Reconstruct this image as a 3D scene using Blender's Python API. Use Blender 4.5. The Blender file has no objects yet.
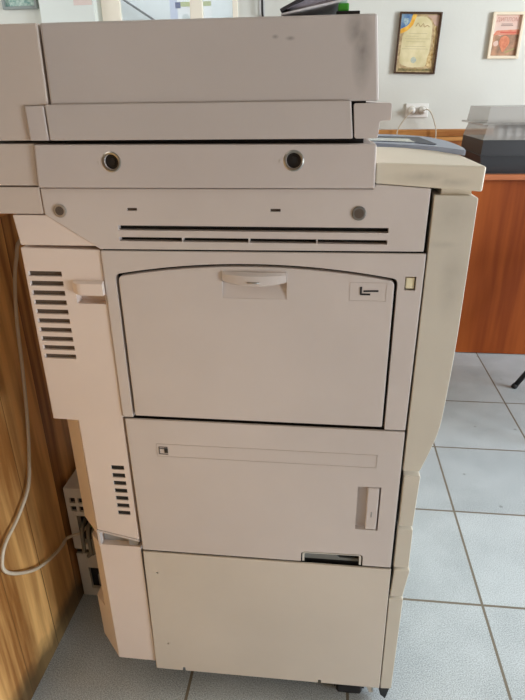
import bpy, bmesh, math, random
from mathutils import Vector, Matrix
random.seed(7)
S = bpy.context.scene
COL = S.collection
R = math.radians

# ------------------------------------------------------------------ helpers
def new(): return bmesh.new()

def box(bm, x0, x1, y0, y1, z0, z1, bev=0.0, seg=2):
    if bev:
        t = bmesh.new(); box(t, x0, x1, y0, y1, z0, z1)
        bmesh.ops.bevel(t, geom=list(t.edges), offset=bev, segments=seg, profile=0.6, affect='EDGES', clamp_overlap=True)
        merge(bm, t); return bm
    v = [bm.verts.new(p) for p in ((x0,y0,z0),(x1,y0,z0),(x1,y1,z0),(x0,y1,z0),(x0,y0,z1),(x1,y0,z1),(x1,y1,z1),(x0,y1,z1))]
    for f in ((3,2,1,0),(4,5,6,7),(0,1,5,4),(1,2,6,5),(2,3,7,6),(3,0,4,7)):
        bm.faces.new([v[i] for i in f])
    return bm

def merge(bm, t):
    m = bpy.data.meshes.new('tmp'); t.to_mesh(m); t.free(); bm.from_mesh(m); bpy.data.meshes.remove(m)

def prism(outline, y0, y1, bev=0.0, seg=2, bm=None):
    """outline in (x, z); front face at y0, back at y1"""
    t = bmesh.new()
    a = sum(outline[i][0]*outline[(i+1)%len(outline)][1]-outline[(i+1)%len(outline)][0]*outline[i][1] for i in range(len(outline)))
    if a < 0: outline = outline[::-1]
    n = len(outline)
    f = [t.verts.new((x, y0, z)) for x, z in outline]
    b = [t.verts.new((x, y1, z)) for x, z in outline]
    t.faces.new(f); t.faces.new(b[::-1])
    for i in range(n):
        j = (i+1) % n
        t.faces.new((f[j], f[i], b[i], b[j]))
    bmesh.ops.recalc_face_normals(t, faces=t.faces)
    if bev:
        es = [e for e in t.edges if len(e.link_faces) == 2 and e.calc_face_angle(0) > R(25)]
        bmesh.ops.bevel(t, geom=es, offset=bev, segments=seg, profile=0.6, affect='EDGES', clamp_overlap=True)
    if bm is None: return t
    merge(bm, t); return bm

def plan_prism(outline, z0, z1, bev=0.0, bm=None):
    """outline in (x, y), extruded in z"""
    t = prism([(x, y) for x, y in outline], -z1, -z0, bev)
    for v in t.verts: v.co = Vector((v.co.x, v.co.z, -v.co.y))
    bmesh.ops.recalc_face_normals(t, faces=t.faces)
    if bm is None: return t
    merge(bm, t); return bm

def rounded(pts, r, n=5):
    """round the corners of an outline; r is a number or a list per corner"""
    out = []; N = len(pts)
    for i in range(N):
        p = Vector(pts[i]); rr = r[i] if isinstance(r, (list, tuple)) else r
        if rr <= 0: out.append(tuple(p)); continue
        a = (Vector(pts[i-1])-p); b = (Vector(pts[(i+1) % N])-p)
        rr = min(rr, a.length*.45, b.length*.45)
        a = p+a.normalized()*rr; b = p+b.normalized()*rr
        for k in range(n+1):
            t = k/n; out.append(tuple(a*(1-t)**2+p*2*t*(1-t)+b*t*t))
    return out

def tube(bm, pts, r, n=10, closed_ends=True):
    pts = [Vector(p) for p in pts]; rings = []
    up = Vector((0.13, 0.27, 0.95))
    for i, p in enumerate(pts):
        d = (pts[min(i+1, len(pts)-1)]-pts[max(i-1, 0)]).normalized()
        s = d.cross(up)
        if s.length < 1e-4: s = d.cross(Vector((1, 0, 0)))
        s.normalize(); u = s.cross(d).normalized(); up = u
        rings.append([bm.verts.new(p+(s*math.cos(2*math.pi*k/n)+u*math.sin(2*math.pi*k/n))*r) for k in range(n)])
    for a, b in zip(rings, rings[1:]):
        for k in range(n):
            f = bm.faces.new((a[k], a[(k+1) % n], b[(k+1) % n], b[k])); f.smooth = True
    if closed_ends:
        bm.faces.new(rings[0][::-1]); bm.faces.new(rings[-1])
    return bm

def smooth_path(pts, n=8):
    P = [Vector(p) for p in pts]; P = [P[0]*2-P[1]]+P+[P[-1]*2-P[-2]]; out = []
    for i in range(1, len(P)-2):
        for k in range(n):
            t = k/n; a, b, c, d = P[i-1:i+3]
            out.append(.5*((2*b)+(c-a)*t+(2*a-5*b+4*c-d)*t*t+(3*b-a-3*c+d)*t**3))
    out.append(P[-2]); return out

def lathe(bm, prof, c, axis='y', n=24):
    """prof: (radius, offset along axis)"""
    rings = []
    for r, h in prof:
        ring = []
        for k in range(n):
            a = 2*math.pi*k/n; p, q = r*math.cos(a), r*math.sin(a)
            o = {'y': (p, h, q), 'x': (h, p, q), 'z': (p, q, h)}[axis]
            ring.append(bm.verts.new(Vector(c)+Vector(o)))
        rings.append(ring)
    for a, b in zip(rings, rings[1:]):
        for k in range(n):
            bm.faces.new((a[k], a[(k+1) % n], b[(k+1) % n], b[k]))
    bm.faces.new(rings[0][::-1]); bm.faces.new(rings[-1])
    bmesh.ops.recalc_face_normals(bm, faces=bm.faces)
    return bm

def obj(name, bm, mat, parent=None, loc=(0, 0, 0)):
    me = bpy.data.meshes.new(name); bm.to_mesh(me); bm.free()
    o = bpy.data.objects.new(name, me); COL.objects.link(o)
    me.materials.append(mat); o.parent = parent; o.location = loc
    return o

def cut(o, bm):
    me = bpy.data.meshes.new('cutter'); bm.to_mesh(me); bm.free()
    c = bpy.data.objects.new('cutter', me); COL.objects.link(c)
    bpy.context.view_layer.update(); c.matrix_world = o.matrix_world
    m = o.modifiers.new('cut', 'BOOLEAN'); m.operation = 'DIFFERENCE'; m.object = c; m.solver = 'EXACT'
    bpy.context.view_layer.update()
    dg = bpy.context.evaluated_depsgraph_get()
    res = bpy.data.meshes.new_from_object(o.evaluated_get(dg))
    o.modifiers.clear(); old = o.data; o.data = res; res.name = o.name
    bpy.data.objects.remove(c); bpy.data.meshes.remove(me); bpy.data.meshes.remove(old)
    return o

def tag(o, label, cat, group=None):
    o['label'] = label; o['category'] = cat
    if group: o['group'] = group
    return o

def thing(name, label, cat, loc=(0, 0, 0), rot=(0, 0, 0), group=None):
    o = bpy.data.objects.new(name, None); COL.objects.link(o)
    o.location = loc; o.rotation_euler = rot; o.empty_display_size = .05
    return tag(o, label, cat, group)

def struct(name, bm, mat, parent=None):
    o = obj(name, bm, mat, parent)
    if parent is None: o['kind'] = 'structure'
    return o

def text(name, body, size, mat, parent, loc, extr=.0003):
    c = bpy.data.curves.new(name, 'FONT'); c.body = body; c.size = size; c.align_x = 'CENTER'; c.align_y = 'CENTER'; c.extrude = extr
    o = bpy.data.objects.new(name, c); COL.objects.link(o)
    bpy.context.view_layer.update()
    me = bpy.data.meshes.new_from_object(o.evaluated_get(bpy.context.evaluated_depsgraph_get()))
    bpy.data.objects.remove(o); bpy.data.curves.remove(c)
    me.transform(Matrix.Rotation(R(90), 4, 'X'))
    o = bpy.data.objects.new(name, me); COL.objects.link(o)
    me.materials.clear(); me.materials.append(mat); o.parent = parent; o.location = loc
    return o

# ------------------------------------------------------------------ materials
def lin(c):
    return tuple(((v/255)/12.92 if v/255 <= .04045 else ((v/255+.055)/1.055)**2.4) for v in c)+(1,)

def mat(name, col, rough=.5, metal=0., var=0., scale=6., col2=None, bump=0., bscale=80., spec=.5, alpha=1., coat=0.):
    m = bpy.data.materials.new(name); m.use_nodes = True
    nt = m.node_tree; b = nt.nodes['Principled BSDF']
    b.inputs['Base Color'].default_value = lin(col); b.inputs['Roughness'].default_value = rough
    b.inputs['Metallic'].default_value = metal; b.inputs['Specular IOR Level'].default_value = spec
    b.inputs['Alpha'].default_value = alpha; b.inputs['Coat Weight'].default_value = coat
    tc = nt.nodes.new('ShaderNodeTexCoord')
    if var or col2:
        n = nt.nodes.new('ShaderNodeTexNoise'); n.inputs['Scale'].default_value = scale; n.inputs['Detail'].default_value = 5
        nt.links.new(tc.outputs['Object'], n.inputs['Vector'])
        r = nt.nodes.new('ShaderNodeValToRGB')
        c1 = lin(col)
        c2 = lin(col2) if col2 else tuple(v*(1-var) for v in c1[:3])+(1,)
        r.color_ramp.elements[0].position = .35; r.color_ramp.elements[0].color = c2
        r.color_ramp.elements[1].position = .65; r.color_ramp.elements[1].color = c1
        nt.links.new(n.outputs['Fac'], r.inputs['Fac']); nt.links.new(r.outputs['Color'], b.inputs['Base Color'])
    if bump:
        n = nt.nodes.new('ShaderNodeTexNoise'); n.inputs['Scale'].default_value = bscale; n.inputs['Detail'].default_value = 3
        nt.links.new(tc.outputs['Object'], n.inputs['Vector'])
        u = nt.nodes.new('ShaderNodeBump'); u.inputs['Strength'].default_value = bump; u.inputs['Distance'].default_value = .002
        nt.links.new(n.outputs['Fac'], u.inputs['Height']); nt.links.new(u.outputs['Normal'], b.inputs['Normal'])
    return m

def smear(m, spots, col=(70, 66, 60), strength=.5):
    """grime patches of their own shape: spots = (x, z, rx, rz) in the object's coordinates"""
    nt = m.node_tree; b = nt.nodes['Principled BSDF']
    src = b.inputs['Base Color'].links[0].from_socket if b.inputs['Base Color'].links else None
    tc = nt.nodes.new('ShaderNodeTexCoord')
    n = nt.nodes.new('ShaderNodeTexNoise'); n.inputs['Scale'].default_value = 55; n.inputs['Detail'].default_value = 6
    nt.links.new(tc.outputs['Object'], n.inputs['Vector'])
    total = None
    for x, z, rx, rz in spots:
        mp = nt.nodes.new('ShaderNodeMapping'); mp.vector_type = 'POINT'
        mp.inputs['Scale'].default_value = (1/rx, 0, 1/rz); mp.inputs['Location'].default_value = (-x/rx, 0, -z/rz)
        nt.links.new(tc.outputs['Object'], mp.inputs['Vector'])
        g = nt.nodes.new('ShaderNodeTexGradient'); g.gradient_type = 'SPHERICAL'
        nt.links.new(mp.outputs['Vector'], g.inputs['Vector'])
        if total is None: total = g.outputs['Fac']
        else:
            a = nt.nodes.new('ShaderNodeMath'); a.operation = 'MAXIMUM'
            nt.links.new(total, a.inputs[0]); nt.links.new(g.outputs['Fac'], a.inputs[1]); total = a.outputs[0]
    k = nt.nodes.new('ShaderNodeMath'); k.operation = 'MULTIPLY'; nt.links.new(total, k.inputs[0]); nt.links.new(n.outputs['Fac'], k.inputs[1])
    k2 = nt.nodes.new('ShaderNodeMath'); k2.operation = 'MULTIPLY'; k2.use_clamp = True; k2.inputs[1].default_value = strength*2.2
    nt.links.new(k.outputs[0], k2.inputs[0])
    mx = nt.nodes.new('ShaderNodeMix'); mx.data_type = 'RGBA'
    nt.links.new(k2.outputs[0], mx.inputs['Factor'])
    if src: nt.links.new(src, mx.inputs[6])
    else: mx.inputs[6].default_value = b.inputs['Base Color'].default_value
    mx.inputs[7].default_value = lin(col)
    nt.links.new(mx.outputs[2], b.inputs['Base Color'])
    return m

def plastic(name, col=(212, 202, 195), **k):
    a = dict(rough=.46, var=.07, scale=4, bump=.08, bscale=900, spec=.35); a.update(k)
    return mat(name, col, **a)

M_pl = plastic('cream_plastic')
M_lid = smear(plastic('cream_plastic_lid', (203, 194, 188)), [(.027, 1.212, .014, .022), (.037, 1.188, .014, .05), (-.068, 1.205, .005, .003), (-.050, 1.203, .007, .003)], strength=.42)
M_scan = plastic('cream_plastic_scanner', (207, 197, 191))
M_warm = plastic('pale_peach_plastic', (232, 218, 208), var=.06)  # paler and warmer than the flank plastic
M_warm2 = plastic('warm_cream_plastic', (213, 200, 189), var=.06)  # slightly warmer than the scanner plastic
M_front = smear(plastic('cream_plastic_front', (212, 204, 188)), [(.165, .995, .035, .03), (.155, .955, .03, .006), (.175, .90, .02, .06)], strength=.14)
M_ctrl = smear(plastic('cream_plastic_control', (224, 214, 194)), [(.12, 1.042, .05, .010), (.16, 1.036, .03, .008)], strength=.22)
M_low = smear(plastic('cream_plastic_lower', (215, 205, 191)), [(.206, .143, .004, .003), (.244, .125, .005, .003), (.245, .06, .03, .012)], strength=.35)
M_dark = mat('dark_gap', (24, 23, 22), .7)
M_black = mat('black_plastic', (26, 26, 27), .45, bump=.05)
M_slot = mat('slot_shadow_grey', (92, 80, 70), .7)
M_metal = mat('steel', (170, 168, 162), .3, 1.)
M_screw = mat('screw_grey', (168, 160, 150), .45, .6)
M_blue = mat('blue_grey_panel', (150, 160, 178), .4, var=.05)
M_navy = mat('navy_bezel', (34, 46, 66), .5)
M_lcd = mat('lcd_grey', (196, 206, 204), .25)
M_grey = mat('grey_plastic', (150, 148, 144), .5, var=.06)
M_ink = mat('black_print', (28, 28, 30), .6)
M_line = mat('grey_print', (194, 183, 174), .6)
M_white = mat('white_plastic', (232, 230, 224), .4)
M_offw = mat('white_painted_steel', (214, 210, 200), .45, var=.05)
M_rub = mat('black_rubber', (20, 20, 21), .7)
M_wall = mat('white_wall_paint', (214, 215, 206), .8, var=.03, scale=3, bump=.25, bscale=60)
M_ceil = mat('ceiling_paint', (172, 167, 158), .9)
M_green = mat('green_plastic', (62, 150, 44), .4)
M_cord = mat('white_cable', (206, 194, 172), .5)
M_cordg = mat('grey_cable', (120, 118, 108), .5)

def wood(name, dark, light, board=None, axis='z', scale=1., rough=.4, knots=False, coat=0., mould=False, spec=.35):
    """long-grain wood running along z; board = (horizontal axis, width) puts narrow seams between vertical boards"""
    m = bpy.data.materials.new(name); m.use_nodes = True; nt = m.node_tree; b = nt.nodes['Principled BSDF']
    L = nt.links.new
    tc = nt.nodes.new('ShaderNodeTexCoord')
    mp = nt.nodes.new('ShaderNodeMapping')
    st = {'z': (1, 1, .07), 'x': (.07, 1, 1), 'y': (1, .07, 1)}[axis]
    mp.inputs['Scale'].default_value = tuple(v*scale for v in st)
    L(tc.outputs['Object'], mp.inputs['Vector'])
    vec = mp.outputs['Vector']
    if board:
        sep = nt.nodes.new('ShaderNodeSeparateXYZ'); L(tc.outputs['Object'], sep.inputs[0])
        dv = nt.nodes.new('ShaderNodeMath'); dv.operation = 'DIVIDE'; dv.inputs[1].default_value = board[1]; L(sep.outputs[board[0]], dv.inputs[0])
        fl = nt.nodes.new('ShaderNodeMath'); fl.operation = 'FLOOR'; L(dv.outputs[0], fl.inputs[0])
        fr = nt.nodes.new('ShaderNodeMath'); fr.operation = 'FRACT'; L(dv.outputs[0], fr.inputs[0])
        wn = nt.nodes.new('ShaderNodeTexWhiteNoise'); wn.noise_dimensions = '1D'; L(fl.outputs[0], wn.inputs['W'])
        ad = nt.nodes.new('ShaderNodeVectorMath'); ad.operation = 'MULTIPLY_ADD'; ad.inputs[1].default_value = (3, 3, 3)
        L(wn.outputs['Color'], ad.inputs[0]); L(mp.outputs['Vector'], ad.inputs[2]); vec = ad.outputs[0]
    n = nt.nodes.new('ShaderNodeTexNoise'); n.inputs['Scale'].default_value = 9; n.inputs['Detail'].default_value = 4; n.inputs['Distortion'].default_value = .6
    L(vec, n.inputs['Vector'])
    ml = nt.nodes.new('ShaderNodeMath'); ml.operation = 'MULTIPLY'; ml.inputs[1].default_value = 7.; L(n.outputs['Fac'], ml.inputs[0])
    pp = nt.nodes.new('ShaderNodeMath'); pp.operation = 'PINGPONG'; pp.inputs[1].default_value = 1.; L(ml.outputs[0], pp.inputs[0])
    n2 = nt.nodes.new('ShaderNodeTexNoise'); n2.inputs['Scale'].default_value = 120; n2.inputs['Detail'].default_value = 3; L(vec, n2.inputs['Vector'])
    mx0 = nt.nodes.new('ShaderNodeMath'); mx0.operation = 'MULTIPLY_ADD'; mx0.inputs[1].default_value = .45; L(n2.outputs['Fac'], mx0.inputs[0])
    h = nt.nodes.new('ShaderNodeMath'); h.operation = 'MULTIPLY'; h.inputs[1].default_value = .55; L(pp.outputs[0], h.inputs[0]); L(h.outputs[0], mx0.inputs[2])
    rp = nt.nodes.new('ShaderNodeValToRGB'); L(mx0.outputs[0], rp.inputs['Fac'])
    rp.color_ramp.elements[0].position = .22; rp.color_ramp.elements[0].color = lin(dark)
    rp.color_ramp.elements[1].position = .72; rp.color_ramp.elements[1].color = lin(light)
    out = rp.outputs['Color']
    if knots:
        mp2 = nt.nodes.new('ShaderNodeMapping'); mp2.inputs['Scale'].default_value = (6, 6, 3.2); L(tc.outputs['Object'], mp2.inputs['Vector'])
        vo = nt.nodes.new('ShaderNodeTexVoronoi'); vo.inputs['Scale'].default_value = 1.; L(mp2.outputs['Vector'], vo.inputs['Vector'])
        r2 = nt.nodes.new('ShaderNodeValToRGB'); L(vo.outputs['Distance'], r2.inputs['Fac'])
        r2.color_ramp.elements[0].position = .05; r2.color_ramp.elements[0].color = (1, 1, 1, 1)
        r2.color_ramp.elements[1].position = .16; r2.color_ramp.elements[1].color = (0, 0, 0, 1)
        mk = nt.nodes.new('ShaderNodeMix'); mk.data_type = 'RGBA'; L(r2.outputs['Color'], mk.inputs['Factor']); L(out, mk.inputs[6])
        mk.inputs[7].default_value = lin(tuple(v*.55 for v in dark)); out = mk.outputs[2]
    if board:
        cp = nt.nodes.new('ShaderNodeMath'); cp.operation = 'LESS_THAN'; cp.inputs[1].default_value = .022; L(fr.outputs[0], cp.inputs[0])
        ms = nt.nodes.new('ShaderNodeMix'); ms.data_type = 'RGBA'; L(cp.outputs[0], ms.inputs['Factor']); L(out, ms.inputs[6])
        ms.inputs[7].default_value = lin(tuple(v*.82 for v in dark)); out = ms.outputs[2]
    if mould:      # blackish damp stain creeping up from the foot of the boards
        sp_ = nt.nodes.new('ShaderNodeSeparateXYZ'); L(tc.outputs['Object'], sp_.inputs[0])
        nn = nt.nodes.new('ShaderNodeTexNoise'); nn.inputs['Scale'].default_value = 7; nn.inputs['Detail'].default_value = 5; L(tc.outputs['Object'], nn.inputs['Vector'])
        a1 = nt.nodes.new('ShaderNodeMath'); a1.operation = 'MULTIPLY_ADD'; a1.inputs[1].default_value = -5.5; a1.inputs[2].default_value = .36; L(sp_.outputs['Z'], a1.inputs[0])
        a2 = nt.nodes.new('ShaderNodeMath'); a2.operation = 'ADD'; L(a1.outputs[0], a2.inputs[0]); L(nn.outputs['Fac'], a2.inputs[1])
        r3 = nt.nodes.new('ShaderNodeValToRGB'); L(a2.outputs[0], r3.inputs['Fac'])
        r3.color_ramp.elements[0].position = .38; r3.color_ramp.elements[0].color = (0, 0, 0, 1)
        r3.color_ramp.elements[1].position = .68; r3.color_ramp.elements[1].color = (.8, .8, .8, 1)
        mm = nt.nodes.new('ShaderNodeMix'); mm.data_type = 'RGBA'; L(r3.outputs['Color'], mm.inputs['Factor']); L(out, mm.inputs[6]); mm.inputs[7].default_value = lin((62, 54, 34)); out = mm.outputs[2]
    L(out, b.inputs['Base Color'])
    b.inputs['Roughness'].default_value = rough; b.inputs['Coat Weight'].default_value = coat; b.inputs['Specular IOR Level'].default_value = spec
    return m

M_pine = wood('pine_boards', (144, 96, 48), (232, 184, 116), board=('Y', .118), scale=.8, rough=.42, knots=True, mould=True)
M_pineb = wood('pine_boards_back', (120, 66, 34), (176, 112, 60), board=('X', .11), rough=.42)
M_cap = wood('pine_rail', (150, 92, 44), (204, 146, 84), axis='x', rough=.4)
M_capy = wood('pine_rail_along', (150, 92, 44), (204, 146, 84), axis='y', rough=.4)
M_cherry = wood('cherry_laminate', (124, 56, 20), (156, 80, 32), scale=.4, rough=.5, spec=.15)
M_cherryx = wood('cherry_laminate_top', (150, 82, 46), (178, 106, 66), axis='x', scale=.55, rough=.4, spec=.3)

def floor_mat():
    m = bpy.data.materials.new('speckled_tile'); m.use_nodes = True; nt = m.node_tree; b = nt.nodes['Principled BSDF']; L = nt.links.new
    tc = nt.nodes.new('ShaderNodeTexCoord'); sep = nt.nodes.new('ShaderNodeSeparateXYZ'); L(tc.outputs['Object'], sep.inputs[0])
    masks = []; cells = []
    for ax, off, w in (('X', .4125, .3345), ('Y', 1.035, .342)):
        s = nt.nodes.new('ShaderNodeMath'); s.operation = 'SUBTRACT'; s.inputs[1].default_value = off; L(sep.outputs[ax], s.inputs[0])
        d = nt.nodes.new('ShaderNodeMath'); d.operation = 'DIVIDE'; d.inputs[1].default_value = w; L(s.outputs[0], d.inputs[0])
        a = nt.nodes.new('ShaderNodeMath'); a.operation = 'ADD'; a.inputs[1].default_value = .5; L(d.outputs[0], a.inputs[0])
        f = nt.nodes.new('ShaderNodeMath'); f.operation = 'FRACT'; L(a.outputs[0], f.inputs[0])
        c = nt.nodes.new('ShaderNodeMath'); c.operation = 'COMPARE'; c.inputs[1].default_value = .5; c.inputs[2].default_value = .0095; L(f.outputs[0], c.inputs[0])
        fl = nt.nodes.new('ShaderNodeMath'); fl.operation = 'FLOOR'; L(d.outputs[0], fl.inputs[0])
        m_ = c.outputs[0]
        if ax == 'Y':       # the last row before the desk is one long tile
            lt_ = nt.nodes.new('ShaderNodeMath'); lt_.operation = 'LESS_THAN'; lt_.inputs[1].default_value = 2.25; L(sep.outputs['Y'], lt_.inputs[0])
            mm_ = nt.nodes.new('ShaderNodeMath'); mm_.operation = 'MULTIPLY'; L(m_, mm_.inputs[0]); L(lt_.outputs[0], mm_.inputs[1]); m_ = mm_.outputs[0]
        masks.append(m_); cells.append(fl.outputs[0])
    g = nt.nodes.new('ShaderNodeMath'); g.operation = 'MAXIMUM'; L(masks[0], g.inputs[0]); L(masks[1], g.inputs[1])
    cb = nt.nodes.new('ShaderNodeCombineXYZ'); L(cells[0], cb.inputs[0]); L(cells[1], cb.inputs[1])
    wn = nt.nodes.new('ShaderNodeTexWhiteNoise'); wn.noise_dimensions = '2D'; L(cb.outputs[0], wn.inputs['Vector'])
    n1 = nt.nodes.new('ShaderNodeTexNoise'); n1.inputs['Scale'].default_value = 430; n1.inputs['Detail'].default_value = 2; L(tc.outputs['Object'], n1.inputs['Vector'])
    n2 = nt.nodes.new('ShaderNodeTexNoise'); n2.inputs['Scale'].default_value = 7; n2.inputs['Detail'].default_value = 5; L(tc.outputs['Object'], n2.inputs['Vector'])
    k = nt.nodes.new('ShaderNodeMath'); k.operation = 'MULTIPLY_ADD'; k.inputs[1].default_value = .25; L(n2.outputs['Fac'], k.inputs[0]); L(n1.outputs['Fac'], k.inputs[2])
    k2 = nt.nodes.new('ShaderNodeMath'); k2.operation = 'MULTIPLY_ADD'; k2.inputs[1].default_value = .1; L(wn.outputs['Value'], k2.inputs[0]); L(k.outputs[0], k2.inputs[2])
    rp = nt.nodes.new('ShaderNodeValToRGB'); L(k2.outputs[0], rp.inputs['Fac'])
    rp.color_ramp.elements[0].position = .52; rp.color_ramp.elements[0].color = lin((142, 150, 153))
    rp.color_ramp.elements[1].position = .80; rp.color_ramp.elements[1].color = lin((197, 205, 207))
    # scattered small dark scuffs
    vo = nt.nodes.new('ShaderNodeTexVoronoi'); vo.inputs['Scale'].default_value = 9; L(tc.outputs['Object'], vo.inputs['Vector'])
    lt = nt.nodes.new('ShaderNodeMath'); lt.operation = 'LESS_THAN'; lt.inputs[1].default_value = .055; L(vo.outputs['Distance'], lt.inputs[0])
    l2 = nt.nodes.new('ShaderNodeMath'); l2.operation = 'MULTIPLY'; l2.inputs[1].default_value = .45; L(lt.outputs[0], l2.inputs[0])
    ms = nt.nodes.new('ShaderNodeMix'); ms.data_type = 'RGBA'; L(l2.outputs[0], ms.inputs['Factor']); L(rp.outputs['Color'], ms.inputs[6]); ms.inputs[7].default_value = lin((95, 92, 86))
    mx = nt.nodes.new('ShaderNodeMix'); mx.data_type = 'RGBA'; L(g.outputs[0], mx.inputs['Factor']); L(ms.outputs[2], mx.inputs[6]); mx.inputs[7].default_value = lin((116, 108, 94))
    L(mx.outputs[2], b.inputs['Base Color']); b.inputs['Roughness'].default_value = .5; b.inputs['Specular IOR Level'].default_value = .3
    return m
M_floor = floor_mat()

def clear(name, col, fac, rough=.12):
    """smoky clear sheet: part straight through, part surface"""
    m = bpy.data.materials.new(name); m.use_nodes = True; nt = m.node_tree; b = nt.nodes['Principled BSDF']
    b.inputs['Base Color'].default_value = lin(col); b.inputs['Roughness'].default_value = rough
    t = nt.nodes.new('ShaderNodeBsdfTransparent'); mx = nt.nodes.new('ShaderNodeMixShader'); mx.inputs[0].default_value = fac
    nt.links.new(t.outputs[0], mx.inputs[1]); nt.links.new(b.outputs[0], mx.inputs[2])
    nt.links.new(mx.outputs[0], nt.nodes['Material Output'].inputs['Surface'])
    return m
M_glass = clear('window_glass', (235, 240, 240), .12, .03)
M_cover = clear('clear_plastic_cover', (168, 163, 156), .52, .2)

# ------------------------------------------------------------------ room
X0, X1, Y0, Y1, ZC = -3.2, 3.0, -2.2, 3.5, 2.75
struct('floor', box(new(), X0-.1, X1+.1, Y0-.1, 4.9, -.1, 0), M_floor)
struct('ceiling', box(new(), X0-.1, X1+.1, Y0-.1, 4.9, ZC, ZC+.1), M_ceil)
w = struct('wall_left', box(new(), X0-.1, X0, Y0-.1, 4.9, 0, ZC), mat('sand_wall_paint', (170, 150, 126), .8, var=.04, scale=3))
cut(w, box(new(), X0-.2, X0+.1, 1.75, 2.85, 1.05, 2.35))
struct('wall_front', box(new(), X0, X1, Y0-.1, Y0, 0, ZC), mat('brown_panelling', (132, 104, 78), .7, var=.1, scale=3))
WINL = (1.75, 2.85, 1.05, 2.35)  # unseen left opening, added to lighten the pilaster
WIN = [(-1.2, -.1, .12, .95), (.78, 2.0, .8, 2.25)]  # first opening is unseen, made low so its light fills the copier flank
w = struct('wall_right', box(new(), X1, X1+.2, Y0-.1, 4.9, 0, ZC), M_wall)
c = new()
for a, b_, z0, z1 in WIN: box(c, X1-.1, X1+.3, a, b_, z0, z1)
cut(w, c)
for i, (a, b_, z0, z1) in enumerate(WIN):
    f = new()
    for (p, q, r, s) in ((a, a+.05, z0, z1), (b_-.05, b_, z0, z1), (a+.05, b_-.05, z0, z0+.05), (a+.05, b_-.05, z1-.05, z1), ((a+b_)/2-.025, (a+b_)/2+.025, z0+.05, z1-.05)):
        box(f, X1+.08, X1+.13, p, q, r, s, .004)
    f = struct('window_%d' % (i+1), f, M_white)
    obj('pane', box(new(), X1+.1, X1+.106, a+.05, b_-.05, z0+.05, z1-.05), M_glass, f)
    obj('windowsill', box(new(), X1-.16, X1+.08, a-.04, b_+.04, z0-.03, z0, .006), M_white, f)
f = new(); a, b_, z0, z1 = WINL
for (p, q, r, s) in ((a, a+.05, z0, z1), (b_-.05, b_, z0, z1), (a+.05, b_-.05, z0, z0+.05), (a+.05, b_-.05, z1-.05, z1)): box(f, X0-.08, X0-.03, p, q, r, s, .004)
f = struct('window_4', f, M_white)
obj('pane', box(new(), X0-.06, X0-.054, a+.05, b_-.05, z0+.05, z1-.05), M_glass, f)
# back wall with the glazed opening into the next room
GX = (-1.285, -1.178, -.782, -.712, -.545, -.516)
w = struct('wall_back', box(new(), X0, X1, Y1, Y1+.12, 0, ZC), M_wall)
cut(w, box(new(), GX[0], GX[5], Y1-.1, Y1+.2, 1.02, 2.25))
f = new()
for a, b_ in ((GX[0], GX[1]), (GX[2], GX[3]), (GX[4], GX[5])): box(f, a, b_, Y1-.010, Y1+.022, 1.02, 2.25, .004)
for a, b_ in ((GX[1], GX[2]), (GX[3], GX[4])):
    box(f, a, b_, Y1-.008, Y1+.02, 1.02, 1.07, .004); box(f, a, b_, Y1-.008, Y1+.02, 2.2, 2.25, .004)
f = struct('window_3', f, mat('cream_gloss_paint', (248, 240, 222), .35))
for a, b_ in ((GX[1], GX[2]), (GX[3], GX[4])):
    obj('pane', box(new(), a, b_, Y1+.004, Y1+.009, 1.07, 2.2), M_glass, f)
struct('wall_far', box(new(), X0, X1, 4.8, 4.9, 0, ZC), mat('pale_blue_wall_paint', (222, 230, 234), .8, var=.03))
# white projecting pilaster left of the glazed opening
struct('trim_1', box(new(), -1.626, -1.31, Y1-.05, Y1-.001, 0, ZC, .004), mat('pilaster_paint', (228, 234, 228), .75, bump=.2, bscale=60))
# pine wainscot with a moulded cap rail along the back wall
for i, (a, b_) in enumerate(((-.575, X1-.002),)):
    struct('trim_2', box(new(), a, b_, Y1-.022, Y1-.001, .0, .93), M_pineb)
    t = new(); box(t, a, b_, Y1-.045, Y1-.001, .93, .968, .006); box(t, a, b_, Y1-.034, Y1-.001, .905, .93, .006)
    struct('trim_3', t, M_cap)
struct('baseboard_back', box(new(), -.575, X1-.002, Y1-.036, Y1-.0225, 0, .07, .003), M_cap)
# low pine partition the copier stands against
PX = -.578
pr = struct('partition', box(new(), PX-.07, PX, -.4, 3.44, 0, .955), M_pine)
obj('cap_rail', box(new(), PX-.09, PX+.02, -.42, 3.44, .955, .985, .006), M_capy, pr)

# ------------------------------------------------------------------ copier
CB = Vector((-.13, 1.08, 0)); OFF = tuple(-CB)
cop = thing('photocopier', 'large cream office photocopier seen from its side beside the pine partition', 'photocopier', CB)
def part(name, bm, m, parent=None, ):
    return obj(name, bm, m, parent or cop, OFF if parent is None else (0, 0, 0))
F = .763            # y of the flank that faces the camera
BK = 1.395          # y of the far flank

part('chassis', box(box(new(), -.324, .136, F+.012, BK-.012, .051, 1.03), -.36, .045, F+.014, BK-.05, 1.0, 1.10), M_dark)
part('lid_seam_shade', box(new(), -.43, .045, F+.010, BK-.05, 1.095, 1.215), M_dark)  # dark block inside the lid, only there to blacken its seams as shade
part('far_side_panel', box(new(), -.324, .136, BK-.012, BK, .055, 1.03, .003), M_pl)
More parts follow.
